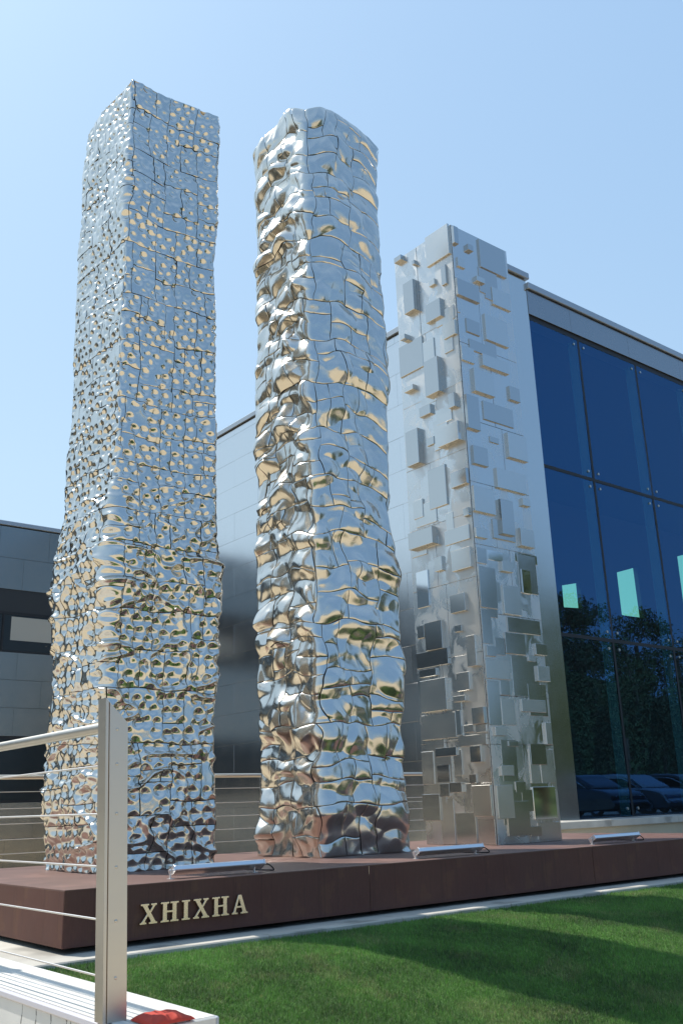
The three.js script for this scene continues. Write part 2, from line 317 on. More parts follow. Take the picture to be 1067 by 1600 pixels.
{ // second column: crumpled courses
  const w = 1.67, d = 1.66;
  const tower = thing('crumpled_steel_column', 'tall polished steel column of crumpled bulging sheets with a domed top, middle of the three', 'column');
  const lump = (s, v, ds, dv, k, rx, up, dn, skew) => {       // scattered bulges, steep underneath
    let h = 0; const j0 = Math.floor(v / dv);
    for (let j = j0 - 1; j <= j0 + 2; j++) {
      const off = hash2(j, 1, k), i0 = Math.floor(s / ds - off);
      for (let i = i0 - 1; i <= i0 + 2; i++) {
        const q = hash2(i, j, k + 1); if (q < 0.14) continue;
        const y = v - (j + 0.2 + 0.6 * hash2(i, j, k + 2)) * dv, x = s - (i + off + 0.2 + 0.6 * hash2(i, j, k + 3)) * ds + skew * y, R = rx * (0.6 + 0.8 * hash2(i, j, k + 4)), Y = (y < 0 ? dn : up) * (0.75 + 0.5 * hash2(i, j, k + 5));
        const r2 = (x / R) ** 2 + (y / Y) ** 2; if (r2 < 6) h = Math.max(h, (0.45 + 0.75 * hash2(i, j, k + 6)) * Math.exp(-Math.pow(r2, 1.2)));
      }
    }
    return h;
  };
  const relief = (s, v, f, a, b, low) => {
    const side = smooth(d + 0.08, d - 0.22, s) + smooth(d + w, d + w + 0.3, s), x1 = N(f[0] * 2.2, v * 2.2, f[1] * 2.2), x2 = N(f[0] * 2.2 + 9, v * 2.2, f[1] * 2.2 + 4);
    let h = 0.10 * N(f[0] * 0.8 + 3, v * 0.75, f[1] * 0.8);
    if (low) return h;
    const ridge = 1 - 2 * Math.abs(N(f[0] * 2.1, v * 1.9 - s * 0.9, f[1] * 2.1)), fold = 1 - 2 * Math.abs(N(f[0] * 3.6 + 4, v * 3.2, f[1] * 3.6));
    if (side < 1) h += (1 - side) * (lerp(0.118, 0.088, smooth(3, 8, v)) * lump(s + 0.09 * x1, v + 0.09 * x2, 0.58, 0.46, 20, 0.33, 0.27, 0.21, 0) + 0.014 * (fold - 0.5) + 0.016 * N(f[0] * 2.4, v * 2.8, f[1] * 2.4));
    const L2 = 2 * (w + d); if (side > 0) h += side * smooth(0, 0.16, s) * smooth(L2, L2 - 0.16, s) * (0.185 * lump(s + 0.14 * x1, v + 0.14 * x2, 0.56, 0.50, 40, 0.31, 0.30, 0.16, 0.45) + 0.03 * (ridge - 0.5) + 0.012 * (fold - 0.5) - 0.03);
    return h + 0.0045 * N(f[0] * 8, v * 8.5, f[1] * 8);
  };
  const pillow = (a, b, amp, W, H, S, V) => {
    const ea = Math.min(a, 1 - a) * W, up = b < 0.34 ? Math.sin((b / 0.34) * Math.PI / 2) : Math.pow(Math.cos(((b - 0.34) / 0.66) * Math.PI / 2), 0.8);
    return 0.022 * Math.max(0, amp * 2 - 1.1) * Math.min(1, H / 0.4) * up * smooth(-0.05, 0.16, ea);
  };
  const arch = (s) => 0.34 * Math.sin(Math.PI * Math.min(1, Math.max(0, s < d ? s / d : s < d + w ? (s - d) / w : 0)));
  console.log('sheets', column(tower, { x: 8.75, z: -11.34, w, d, h: 12.9, dome: 0.35, sheets: [0.55, 0.47], mat: M.crumple, warp: 0.12, gap: 0.0042, roll: 0.006, core: 0.30, band: [0.6, 1.8], step: 0.0165, relief, pillow, top: (s) => 12.74 + arch(s) * 0.8 + 0.12 * Math.pow(Math.max(0, Math.sin(Math.PI * Math.min(1, Math.max(0, s) / (d + w)))), 1.5) + 0.10 * N(s * 1.9, 5, 1) }));
}

// ---------------------------------------------------------------- third column: stepped boxes and plates
// [from, to] along the face from the front left corner, [bottom, top] above the plinth, how far it stands out
const T3_L = [
  [-1.58, -1.37, 11.67, 11.79, .15], [-1.07, -1.00, 11.38, 11.48, .12], [-.70, -.05, 11.16, 11.85, .05], [-.32, -.19, 10.55, 10.98, .05], [-1.34, -1.04, 10.34, 11.04, .18],
  [-.66, -.50, 10.68, 10.81, .07], [-.78, -.37, 9.90, 10.30, .10], [-.36, -.04, 9.37, 9.68, .06], [-1.67, -.98, 9.06, 9.74, .04], [-.89, -.51, 8.32, 9.07, .16],
  [-1.50, -1.24, 8.64, 8.75, .15], [-.32, -.16, 7.88, 8.17, .12], [-1.14, -.83, 7.98, 8.18, .10], [-1.53, -1.18, 7.05, 7.78, .16], [-.63, -.08, 7.17, 7.55, .18],
  [-1.02, -.82, 7.34, 7.50, .05], [-.42, .01, 6.30, 6.60, .10], [-1.05, -.58, 6.05, 6.85, .05], [-1.49, -1.35, 9.80, 9.91, .20], [-1.50, -1.24, 5.97, 6.34, .05],
  [-1.58, -.92, 5.36, 5.69, .20], [-.17, -.03, 5.69, 5.84, .08], [-.72, -.09, 5.26, 5.54, .03], [-.56, -.08, 4.73, 5.11, .07], [-.99, -.80, 4.82, 5.09, .08],
  [-1.54, -1.22, 4.22, 4.92, .04], [-.66, -.29, 3.97, 4.30, .08], [-1.34, -.90, 3.38, 3.90, .10], [-1.58, -1.40, 3.65, 3.89, .05], [-.60, -.43, 3.62, 3.74, .06],
  [-.31, -.09, 2.96, 3.50, .12], [-1.64, -.82, 3.09, 3.38, .05], [-1.57, -1.14, 2.92, 3.06, .06], [-1.54, -.88, 2.28, 2.85, .12], [-.64, -.33, 2.57, 2.89, .06],
  [-.72, -.43, 2.39, 2.49, .10], [-1.59, -.72, 1.79, 2.23, .07], [-.72, -.60, 1.82, 2.25, .05], [-.30, -.00, 1.97, 2.25, .10], [-.56, -.32, 1.85, 1.98, .04],
  [-.28, -.03, 1.83, 1.96, .04], [-.41, -.16, 1.34, 1.61, .10], [-1.26, -.74, 1.48, 1.63, .09], [-1.65, -1.34, 1.02, 1.59, .06], [-1.27, -.96, 1.04, 1.34, .05],
  [-1.21, -.98, .80, 1.02, .07], [-.95, -.67, .86, 1.03, .08], [-1.68, -1.24, .40, .85, .07], [-.44, .01, .46, .96, .08], [-.90, -.43, .03, .52, .04],
  [-.51, -.34, 1.00, 1.15, .04], [-.71, -.05, 1.62, 1.80, .03], [-1.27, -.94, .01, .76, .02], [-.40, .00, .02, .41, .02]
];
const T3_F = [
  [-.15, .14, 11.37, 11.76, .10], [.40, .55, 11.35, 11.49, .12], [.10, .30, 10.88, 11.09, .06], [.77, 1.55, 11.10, 11.76, .07], [.58, .82, 10.70, 10.82, .12],
  [-.10, .64, 10.21, 10.58, .08], [1.05, 1.59, 10.34, 10.74, .06], [-.08, .08, 9.83, 9.93, .03], [.22, .59, 9.47, 9.77, .04], [.75, 1.41, 9.45, 10.03, .08],
  [-.06, .36, 8.80, 9.12, .05], [.57, 1.33, 8.83, 9.09, .09], [.28, .84, 8.21, 8.70, .10], [.01, .35, 7.39, 8.08, .10], [.51, 1.36, 7.69, 8.08, .04],
  [1.30, 1.60, 8.29, 8.59, .09], [.63, .88, 7.25, 7.37, .03], [1.11, 1.66, 7.03, 7.55, .10], [.11, .50, 6.70, 7.07, .08], [.71, 1.53, 6.34, 6.74, .08],
  [.02, .58, 5.76, 6.25, .10], [.69, 1.04, 5.42, 6.10, .15], [1.38, 1.60, 6.10, 6.25, .10], [-.04, .32, 5.27, 5.45, .07], [1.21, 1.60, 5.27, 5.62, .12],
  [-.04, .26, 4.79, 5.08, .03], [.31, .72, 4.89, 5.08, .01], [1.05, 1.70, 4.96, 5.14, .01], [.63, .92, 4.71, 4.90, .10], [-.02, .45, 3.98, 4.73, .06],
  [.62, 1.09, 3.92, 4.46, .06], [1.18, 1.42, 4.36, 4.82, .05], [.00, .26, 3.34, 3.95, .03], [.68, 1.58, 3.60, 3.87, .04], [.57, 1.10, 3.20, 3.58, .06],
  [.07, .31, 3.12, 3.30, .05], [1.37, 1.68, 3.23, 3.44, .08], [1.16, 1.37, 3.10, 3.21, .05], [-.01, .64, 2.73, 3.07, .05], [1.36, 1.69, 2.75, 3.03, .10],
  [.71, 1.42, 2.46, 3.18, .02], [.36, .60, 2.46, 2.71, .03], [.87, 1.53, 2.19, 2.41, .05], [.01, .32, 1.94, 2.69, .03], [.35, .70, 1.95, 2.41, .02],
  [.11, .40, 1.76, 1.91, .08], [1.44, 1.60, 1.63, 2.02, .07], [.44, .69, 1.59, 1.68, .04], [.19, .51, 1.10, 1.27, .06], [.04, .44, .41, .95, .06],
  [.96, 1.20, .97, 1.56, .04], [.96, 1.56, .37, .91, .05], [.51, .67, .11, .25, .04], [1.25, 1.62, .97, 1.55, .02], [1.02, 1.60, .04, .32, .02]
];
{
  const X = 12.31, Z = -11.27, W = 1.66, D = 1.68, H = 11.80;
  const tower = thing('plated_steel_column', 'square brushed steel column studded with rectangular boxes and plates, beside the glass building', 'column');
  part('inner_core', box(X + 0.012, X + W - 0.012, PTOP, PTOP + H - 0.01, Z - D + 0.012, Z - 0.012), M.seam, tower);
  const mats = [M.satin, M.satinDark, M.satin, M.satinDark], base = [M.grind, M.grind, M.grind, M.grindFront];
  const rowsL = [0, 1.0, 1.72, 3.2, 4.55, 5.75, 7.0, 8.35, 9.75, H], rowsF = [0, 1.62, 2.45, 3.9, 5.15, 6.35, 7.6, 9.2, 10.6, H];
  rowsL.slice(1).forEach((t, i) => { const b = rowsL[i], c = -D * rr(0.35, 0.62); for (const [p, q] of [[-D, c], [c, 0]]) part('cladding_plate', cbox(X - 0.004 * rnd() - 0.002, X + 0.011, PTOP + b + 0.003, PTOP + t - 0.003, Z + p + 0.004, Z + q - (q === 0 ? 0.016 : 0.004), 0.002), base[Math.floor(rnd() * 4)], tower); });
  rowsF.slice(1).forEach((t, i) => { const b = rowsF[i], c = W * rr(0.35, 0.62); for (const [p, q] of [[0, c], [c, W]]) part('cladding_plate', cbox(X + p + (p === 0 ? 0.012 : 0.004), X + q - 0.004, PTOP + b + 0.003, PTOP + t - 0.003, Z - 0.011, Z + 0.002 + 0.004 * rnd(), 0.002), [M.grindFront, M.grindFine][Math.floor(rnd() * 2)], tower); });
  part('cladding_plate', box(X + W - 0.011, X + W, PTOP, PTOP + H, Z - D, Z - 0.012), M.satin, tower);
  part('cladding_plate', box(X + 0.012, X + W - 0.012, PTOP, PTOP + H, Z - D, Z - D + 0.011), M.satin, tower);
  part('top_plate', box(X, X + W, PTOP + H - 0.008, PTOP + H + 0.006, Z - D, Z), M.satin, tower);
  const MIRROR_L = [25], MIRROR_F = [26, 27, 31, 51];
  T3_L.forEach(([a, b, y0, y1, d], i) => { a = Math.max(a, -D); const dd = 0.72 * d + 0.008 * hash2(i, 7); part(d > 0.055 ? 'steel_box' : 'steel_plate', cbox(X - dd, X + 0.006, PTOP + y0, PTOP + y1, Z + a, Z + Math.min(b, -0.016), 0.004), MIRROR_L.includes(i) ? M.mirror : mats[Math.floor(hash2(i, 2) * 4)], tower); });
  T3_F.forEach(([a, b, y0, y1, d], i) => { b = Math.min(b, W + 0.03); const dd = 0.6 * d + 0.008 * hash2(i, 9); part(d > 0.055 ? 'steel_box' : 'steel_plate', cbox(X + Math.max(a, 0.014), X + b, PTOP + y0, PTOP + y1, Z - 0.006, Z + dd, 0.004), MIRROR_F.includes(i) ? M.mirror : mats[Math.floor(hash2(i, 3) * 4)], tower); });
  for (let i = 0; i < 34; i++) {        // thin overlapping plates between the boxes, closest near the foot
    const left = i % 2 === 0, y0 = Math.pow(rnd(), 1.7) * 10.6 + 0.1, hh = rr(0.16, 0.75), a = rr(0.02, 1.25), ww = Math.min(1.63 - a, rr(0.18, 0.6)), dd = rr(0.012, 0.032), m = mats[i % 4];
    part('steel_plate', left ? cbox(X - dd, X + 0.004, PTOP + y0, PTOP + y0 + hh, Z - a - ww, Z - a, 0.003) : cbox(X + a, X + a + ww, PTOP + y0, PTOP + y0 + hh, Z - 0.004, Z + dd, 0.003), m, tower);
  }
}

// ---------------------------------------------------------------- floodlights on the plinth edge
function floodlight(x, w, turn, label) {
  const o = thing('floodlight_bar', label, 'floodlight', 'aluminium floodlight bars along the plinth edge', [x, PTOP, -9.78]); o.rotation.y = turn;
  const tilt = 0.5, body = (g) => { g.rotateX(-tilt); g.translate(0, 0.085, 0); return g; };
  part('housing', body(cbox(0, w, -0.03, 0.028, -0.065, 0.065, 0.008)), M.alu, o);
  part('lens', body(cbox(0.03, w - 0.03, 0.0285, 0.034, -0.052, 0.052, 0.002)), M.lens, o);
  for (const e of [-0.012, w]) part('end_cap', body(cbox(e, e + 0.012, -0.034, 0.034, -0.069, 0.069, 0.004)), M.alu, o);
  for (const e of [-0.02, w - 0.10]) part('bracket', merge([box(e - 0.012, e - 0.002, 0, 0.09, -0.015, 0.015), box(e - 0.03, e + 0.03, 0, 0.006, -0.03, 0.03), tube([e - 0.022, 0.085, 0], [e, 0.085, 0], 0.016)]), M.cable, o);
  part('power_cord', curveTube([[w + 0.01, 0.085, 0], [w + 0.09, 0.075, 0.01], [w + 0.15, 0.02, 0.03], [w + 0.16, 0.007, -0.1], [w + 0.1, 0.007, -0.5]], 0.008), M.black, o);
}
floodlight(5.46, 1.16, -0.02, 'aluminium floodlight bar on the plinth edge, above the letters');
floodlight(9.10, 1.22, 0.0, 'aluminium floodlight bar on the plinth edge in front of the crumpled middle column');
floodlight(12.86, 1.20, 0.02, 'aluminium floodlight bar on the plinth edge in front of the plated column');

// ---------------------------------------------------------------- railings
function railPost(parent, x, z, y0, yTop, holes, rivets, lean = 0.033) {
  const sh = new THREE.Shape(); sh.moveTo(0.018, 0); sh.lineTo(0.066, 0); sh.absarc(0.066, 0.034, 0.034, -Math.PI / 2, 0, false); sh.lineTo(0.10, 0.07); sh.lineTo(0.018, 0.07); sh.closePath();
  const H = yTop - y0, g = new THREE.ExtrudeGeometry(sh, { depth: H, bevelEnabled: false, curveSegments: 10 }); g.rotateX(-Math.PI / 2); g.scale(1, 1, 1);
  const slope = (geo) => { const p = geo.attributes.position; for (let i = 0; i < p.count; i++) if (p.getY(i) > H * 0.9) p.setY(i, H - 1.0 * p.getX(i)); for (let i = 0; i < p.count; i++) p.setX(i, p.getX(i) - lean * p.getY(i)); geo.translate(x, y0, z); geo.computeVertexNormals(); return metreUV(geo); };
  g.scale(1, 1, -1); const idx = g.index; if (idx) { /* already indexed */ } else { const p = g.attributes.position.array; for (let i = 0; i < p.length; i += 9) for (let k = 0; k < 3; k++) { const t = p[i + 3 + k]; p[i + 3 + k] = p[i + 6 + k]; p[i + 6 + k] = t; } }
  g.translate(0, 0, -0.07);
  const post = part('post', slope(g), M.rail, parent);
  part('flange', slope((() => { const b = new THREE.BoxGeometry(0.013, H, 0.072).toNonIndexed(); b.translate(0.0065, H / 2, -0.035); return b; })()), M.rail, post);
  part('rust_line', slope((() => { const b = new THREE.BoxGeometry(0.005, H - 0.02, 0.062).toNonIndexed(); b.translate(0.0155, H / 2 - 0.01, -0.035); return b; })()), M.rust, post);
  if (rivets) for (const y of holes) part('rivet', (() => { const s = new THREE.SphereGeometry(0.0065, 10, 6); s.scale(1, 1, 0.5); s.translate(x + 0.052 - lean * (y - y0), y, z + 0.0005); return s; })(), M.rail, post);
  return post;
}
{
  const r = thing('front_railing', 'stainless railing with a slant-topped post and cables in front of the dimpled column', 'railing');
  const ys = [0.195, 0.0, -0.205, -0.405, -0.61].map((v) => EYE + v), holes = [0.335, ...[0.195, 0.0, -0.205, -0.405, -0.61]].map((v) => EYE + v);
  for (const z of [-3.72, -5.95, -8.2]) railPost(r, 1.79, z, 0.595, EYE + 0.462, holes, true);
  part('handrail', tube([1.813, EYE + 0.352, -3.78], [1.813, EYE + 0.352, -8.3], 0.0235, 20), M.rail, r);
  for (const y of ys) part('cable', tube([1.813, y, -3.79], [1.813, y, -8.3], 0.0042, 8), M.cable, r);
}
{
  const r = thing('rear_railing', 'stainless railing with flat posts and cables behind the columns at the back of the plinth', 'railing');
  for (const x of [3.4, 6.15, 8.86, 11.6, 14.4]) part('post', merge([cbox(x, x + 0.145, -0.85, EYE + 0.56, -14.73, -14.69, 0.004), cbox(x, x + 0.05, EYE + 0.55, EYE + 0.72, -14.725, -14.70, 0.004)]), M.rail, r);
  part('handrail', tube([-6, EYE + 0.575, -14.64], [16.4, EYE + 0.575, -14.64], 0.034, 14), M.rail, r);
  for (const v of [0.36, 0.12, -0.10, -0.32, -0.52]) part('cable', tube([-6, EYE + v, -14.68], [16.4, EYE + v, -14.68], 0.005, 6), M.cable, r);
}

// ---------------------------------------------------------------- low white wall with a boarded top, red cloth
{
  const dripMap = tex(1024, 1.6, (u, v) => {
    const n = multi(u, v, 5, 131, 6), c = Math.floor(u * 40), on = hash2(c, 3, 9) > 0.86, len = 0.02 + 0.07 * hash2(c, 5, 9), f = Math.abs(u * 40 - c - 0.5 + 0.12 * Math.sin(v * 90)), drip = on && f < 0.06 + 0.12 * hash2(c, Math.floor(v * 90), 4) && v < 0.352 && v > 0.352 - len ? 0.2 : 1;
    return tint([0.66, 0.65, 0.62], (0.86 + 0.24 * n) * lerp(1, drip, 0.8));
  });
  const board = tex(512, 0.8, (u, v) => tint([0.70, 0.665, 0.60], 0.80 + 0.16 * tileNoise(u, v, 60, 6, 141) + 0.14 * multi(u, v, 4, 143, 5)));
  const mw = std({ map: dripMap, roughness: 0.85 }), mb = std({ map: board, roughness: 0.7 });
  const o = thing('low_wall', 'low white wall with a boarded white top under the front railing, black drips on its side', 'wall');
  const x0 = 1.80, x1 = 2.185, z1 = -3.52, z0 = -8.95, top = 0.595, n = 6, pw = (x1 - x0 - 0.03) / n;
  part('wall_body', cbox(x0 + 0.012, x1 - 0.012, -0.85, top - 0.032, z0, z1 - 0.012, 0.006), mw, o);
  part('edge_trim', cbox(x0, x0 + 0.022, top - 0.035, top - 0.001, z0, z1, 0.008), std({ color: rgb(0.58, 0.56, 0.6), roughness: 0.5 }), o);
  part('edge_trim', cbox(x1 - 0.012, x1, top - 0.05, top - 0.002, z0, z1, 0.004), std({ color: rgb(0.42, 0.45, 0.48), roughness: 0.5 }), o);
  part('edge_trim', cbox(x0 + 0.023, x1 - 0.013, top - 0.035, top - 0.003, z1 - 0.012, z1, 0.004), mb, o);
  for (let i = 0; i < n; i++) { const a = x0 + 0.024 + i * pw; part('plank', cbox(a + 0.0022, a + pw - 0.0022, top - 0.03, top + 0.001 * hash2(i, 2), z0, z1 - 0.014, 0.003), mb, o); }
  const cl = new THREE.PlaneGeometry(0.24, 0.22, 60, 54); cl.rotateX(-Math.PI / 2);
  const p = cl.attributes.position;
  for (let i = 0; i < p.count; i++) {
    const x = p.getX(i), z = p.getZ(i), u = x / 0.12, v = z / 0.11, e = Math.max(0, 1 - Math.pow(Math.abs(u), 2.6)) * Math.max(0, 1 - Math.pow(Math.abs(v), 2.6));
    p.setY(i, 0.006 + 0.026 * Math.pow(e, 0.4) * (0.85 + 0.5 * N(x * 9, 0, z * 9)) + 0.011 * Math.sqrt(e) * (1 - 2 * Math.abs(N(x * 16 + z * 9, 4, z * 7))));
  }
  cl.computeVertexNormals(); metreUV(cl); cl.scale(0.78, 0.85, 0.8); cl.translate(1.98, top, -3.60);
  const rc = part('red_cloth', cl, std({ color: rgb(0.50, 0.045, 0.022), roughness: 0.75, side: THREE.DoubleSide }), scene);
  rc.userData = { label: 'crumpled red cloth lying on the white boarded wall beside the railing post', category: 'cloth' };
}

// ---------------------------------------------------------------- glass and steel building
const panelMats = [M.satin, M.satinDark].map((m) => [0.225, 0.24, 0.255].map((r) => { const k = m.clone(); k.roughness = r; k.color.setRGB(0.70 + r * 0.08, 0.69 + r * 0.08, 0.67 + r * 0.08); return k; })).flat();
{
  const b = thing('glass_building', 'tall building with a dark blue glass facade and a long panelled steel side wall', 'building');
  const X = 19.75, Z = -16, T = 0.86, Y0 = -0.85, YT = EYE + 15.05, XR = 56, ZB = -39.5, ZI = -29;
  part('wall_core', box(X + 0.03, X + T - 0.03, Y0, YT, ZB, Z - 0.03), M.darkBand, b);
  const rowH = 1.133, n = Math.ceil((YT - Y0) / rowH);
  for (let j = 0; j < n; j++) {
    const ya = Y0 + j * rowH, yb = Math.min(YT, ya + rowH), off = (j % 2) * 1.6;
    for (let z = Z - 0.002 + off; z > ZB; z -= 3.3) {
      const za = Math.max(ZB, z - 3.3), zb = Math.min(Z - 0.002, z); if (zb - za < 0.2) continue;
      const m = part('steel_panel', cbox(X, X + 0.028, ya + 0.002, yb - 0.002, za + 0.002, zb - 0.002, 0.002), panelMats[Math.floor(hash2(j, Math.round(z * 10), 4) * 6)], b);
      m.position.x = 0.004 * hash2(j, Math.round(z * 10), 6);
    }
  }
  part('pilaster', cbox(X + 0.001, X + T, Y0, YT, Z - 0.029, Z, 0.004), (() => { const k = M.satin.clone(); k.roughness = 0.2; k.color.setRGB(0.68, 0.66, 0.62); return k; })(), b);
  part('coping', cbox(X - 0.09, X + T + 0.09, YT + 0.03, YT + 0.24, ZB, Z + 0.09, 0.015), M.coping, b);
  part('coping_gap', box(X + 0.03, X + T - 0.03, YT, YT + 0.03, ZB, Z - 0.03), M.black, b);
  // facade
  const rows = [EYE - 0.55, EYE + 4.25, EYE + 9.1, EYE + 13.80], cols = [X + T]; for (let x = 22.97; x < XR; x += 3.04) cols.push(x); cols.push(XR);
  const P0 = rows[3], P1 = EYE + 14.72;
  for (let i = 0; i < cols.length - 1; i++) part('parapet_panel', cbox(cols[i] - (i ? 0.35 : 0) + 0.004, cols[i + 1] - 0.354, P0 + 0.12, P1, Z - 0.05, Z + 0.02, 0.004), M.parapet, b);
  part('parapet_core', box(X + T, XR, P0 + 0.06, P1, Z - 0.6, Z - 0.055), M.darkBand, b);
  part('coping_gap', box(X + T, XR, P1, P1 + 0.03, Z - 0.55, Z - 0.03), M.black, b);
  part('coping', cbox(X + T + 0.002, XR, P1 + 0.03, P1 + 0.25, Z - 0.65, Z + 0.10, 0.015), M.coping, b);
  const paneG = M.glass;
  for (let i = 0; i < cols.length - 1; i++) {
    for (let j = 0; j < 3; j++) {
      const g = new THREE.PlaneGeometry(cols[i + 1] - cols[i] - 0.08, rows[j + 1] - rows[j] - 0.08); g.rotateY(0.007 * (hash2(i, j, 21) - 0.5)); g.rotateX(0.005 * (hash2(i, j, 22) - 0.5)); g.translate((cols[i] + cols[i + 1]) / 2, (rows[j] + rows[j + 1]) / 2, Z - 0.04); 
      const pane = part('glass_pane', g, paneG, b);
      for (const [sx, sy] of [[0, 0], [1, 0], [0, 1], [1, 1]]) {
        const fx = sx ? cols[i + 1] - 0.24 : cols[i] + 0.24, fy = sy ? rows[j + 1] - 0.24 : rows[j] + 0.24;
        if (i === 0 && !sx) continue;
        part('glass_fixing', (() => { const c = new THREE.CylinderGeometry(0.038, 0.038, 0.03, 12); c.rotateX(Math.PI / 2); c.translate(fx, fy, Z - 0.03); return c; })(), M.rail, pane);
      }
    }
    if (i) part('mullion', box(cols[i] - 0.045, cols[i] + 0.045, rows[0], rows[3], Z - 0.075, Z - 0.035), M.frame, b);
    if (i) part('glass_rib', box(cols[i] - 0.02, cols[i] + 0.02, rows[0], rows[3], Z - 0.42, Z - 0.08), M.glassRib ??= new THREE.MeshPhysicalMaterial({ color: rgb(0.3, 0.62, 0.68), transmission: 0.92, thickness: 0, roughness: 0.3, ior: 1.5 }), b);
  }
  for (let j = 0; j < 4; j++) part('transom', box(X + T, XR, rows[j] - 0.05, rows[j] + (j === 3 ? 0.12 : 0.05), Z - 0.078, Z - 0.033), M.frame, b);
  // hall behind the glass: floor, back wall with three skylit openings, roof, right wall
  part('hall_floor', box(X + T, XR, 0.34, rows[0] - 0.05, ZI, Z - 0.08), M.inside, b);
  part('roof', box(X + T - 0.02, XR, P1 - 0.3, P1 - 0.02, ZI - 0.3, Z - 0.61), M.inside, b);
  const wallShape = new THREE.Shape(); wallShape.moveTo(X + T, Y0); wallShape.lineTo(XR, Y0); wallShape.lineTo(XR, P1 - 0.3); wallShape.lineTo(X + T, P1 - 0.3); wallShape.closePath();
  const quads = [[36.39, 9.80, 37.81, 10.11, 37.79, 8.81, 36.36, 8.72], [40.99, 11.01, 42.84, 11.54, 42.87, 8.82, 40.98, 8.79], [46.88, 12.67, 48.96, 13.26, 48.9, 9.72, 46.83, 9.91]];
  const k = 28.85 / 28, openings = quads.map((q) => { const pts = []; for (let i = 0; i < 8; i += 2) pts.push(new THREE.Vector2(Math.min(q[i] * k, XR - 0.1), q[i + 1] * k + EYE)); return pts; });
  for (const pts of openings) wallShape.holes.push(new THREE.Path(pts));
  const wg = new THREE.ExtrudeGeometry(wallShape, { depth: 0.25, bevelEnabled: false }); wg.translate(0, 0, ZI); part('back_wall', metreUV(wg), M.inside, b);
  for (const pts of openings) { const g = new THREE.ShapeGeometry(new THREE.Shape(pts)); g.translate(0, 0, ZI + 0.12); part('back_window', g, M.glassBack ??= new THREE.MeshPhysicalMaterial({ color: rgb(0.33, 0.82, 0.54), transmission: 1, thickness: 0, roughness: 0, ior: 1.4 }), b); }
  part('end_wall', box(XR, XR + 0.4, Y0, P1, ZI - 0.3, Z), M.satinDark, b);
  const ledge = thing('facade_ledge', 'pale concrete ledge along the foot of the glass facade', 'ledge'); ledge.userData.kind = 'structure';
  for (let i = 0; i < 14; i++) { const x0 = 17.2 + i * 2.9; part('ledge_stone', cbox(x0 + 0.004, x0 + 2.896, EYE - 0.68, EYE - 0.52, Z + 0.005, -14.7, 0.01), M.concrete, ledge); }
  part('ledge_base', box(17.25, 57, -0.85, EYE - 0.68, Z - 0.06, -14.78), M.paving, ledge);
  part('hall_base', box(X + T, XR, -0.85, 0.34, ZI, Z - 0.07), M.black, b);
}

// ---------------------------------------------------------------- low building at the back left
{
  const b = thing('low_building', 'lower steel clad building with dark window bands behind the dimpled column', 'building');
  const Z = -39.5, XL = -62, XR = 19.7, E = EYE;
  part('wall_core', box(XL, XR, -0.85, E + 12.0, Z - 12, Z - 0.06), M.darkBand, b);
  const rowsOf = (y0, y1, h, mats) => { const n = Math.max(1, Math.round((y1 - y0) / h)); for (let j = 0; j < n; j++) for (let x = XR - 0.8 - (j % 2) * 1.1, i = 0; x > XL; x -= 2.2, i++) if (x > 4) part('steel_panel', cbox(x + 0.004, Math.min(XR, x + 2.2) - 0.004, y0 + ((y1 - y0) * j) / n + 0.004, y0 + ((y1 - y0) * (j + 1)) / n - 0.004, Z - 0.03, Z + 0.003 * hash2(i, j, 3), 0.003), mats[Math.floor(hash2(i, j, 5) * mats.length)], b); };
  const darkM = [0.2, 0.23].map((r) => std({ color: rgb(0.30, 0.29, 0.265), metalness: 1, roughness: r, roughnessMap: brushRough }));
  for (const [a, c] of [[E + 9.28, E + 12.02], [E + 3.17, E + 6.6], [-0.85, E + 0.55]]) part('steel_cladding', box(XL, 3.0, a, c, Z - 0.03, Z), darkM[0], b);
  rowsOf(E + 9.28, E + 12.02, 1.37, darkM);
  rowsOf(E + 3.17, E + 6.6, 1.14, darkM);
  rowsOf(-0.85, E + 0.55, 1.14, darkM);
  part('coping', cbox(XL, XR, E + 12.05, E + 12.25, Z - 1, Z + 0.1, 0.02), M.coping, b);
  for (let x = XR - 2.95; x > XL; x -= 2.95) {
    const x1 = Math.min(XR, x + 2.9);
    const w1 = part('upper_window', box(x + 0.03, x1, E + 6.68, E + 8.2, Z - 0.055, Z - 0.045), M.darkGlass, b);
    part('frame', merge([box(x, x1 + 0.05, E + 8.2, E + 8.32, Z - 0.05, Z - 0.02), box(x - 0.02, x + 0.05, E + 6.7, E + 8.2, Z - 0.05, Z - 0.018), box(x, x1 + 0.05, E + 6.6, E + 6.68, Z - 0.05, Z - 0.02)]), M.frame, w1);
    const w2 = part('lower_window', box(x + 0.03, x1, E + 0.63, E + 3.1, Z - 0.055, Z - 0.045), M.darkGlass, b);
    part('frame', merge([box(x, x1 + 0.05, E + 3.05, E + 3.17, Z - 0.05, Z - 0.02), box(x - 0.02, x + 0.05, E + 0.65, E + 3.05, Z - 0.05, Z - 0.018), box(x, x1 + 0.05, E + 0.55, E + 0.65, Z - 0.05, Z - 0.02)]), M.frame, w2);
  }
  part('pale_blind', box(14.15, 16.6, E + 7.12, E + 8.12, Z - 0.044, Z - 0.03), M.blind, b, 'pale lowered blind behind the upper dark window');
  part('recess', box(XL, XR, E + 8.32, E + 9.28, Z - 0.058, Z - 0.04), M.darkBand, b);
}

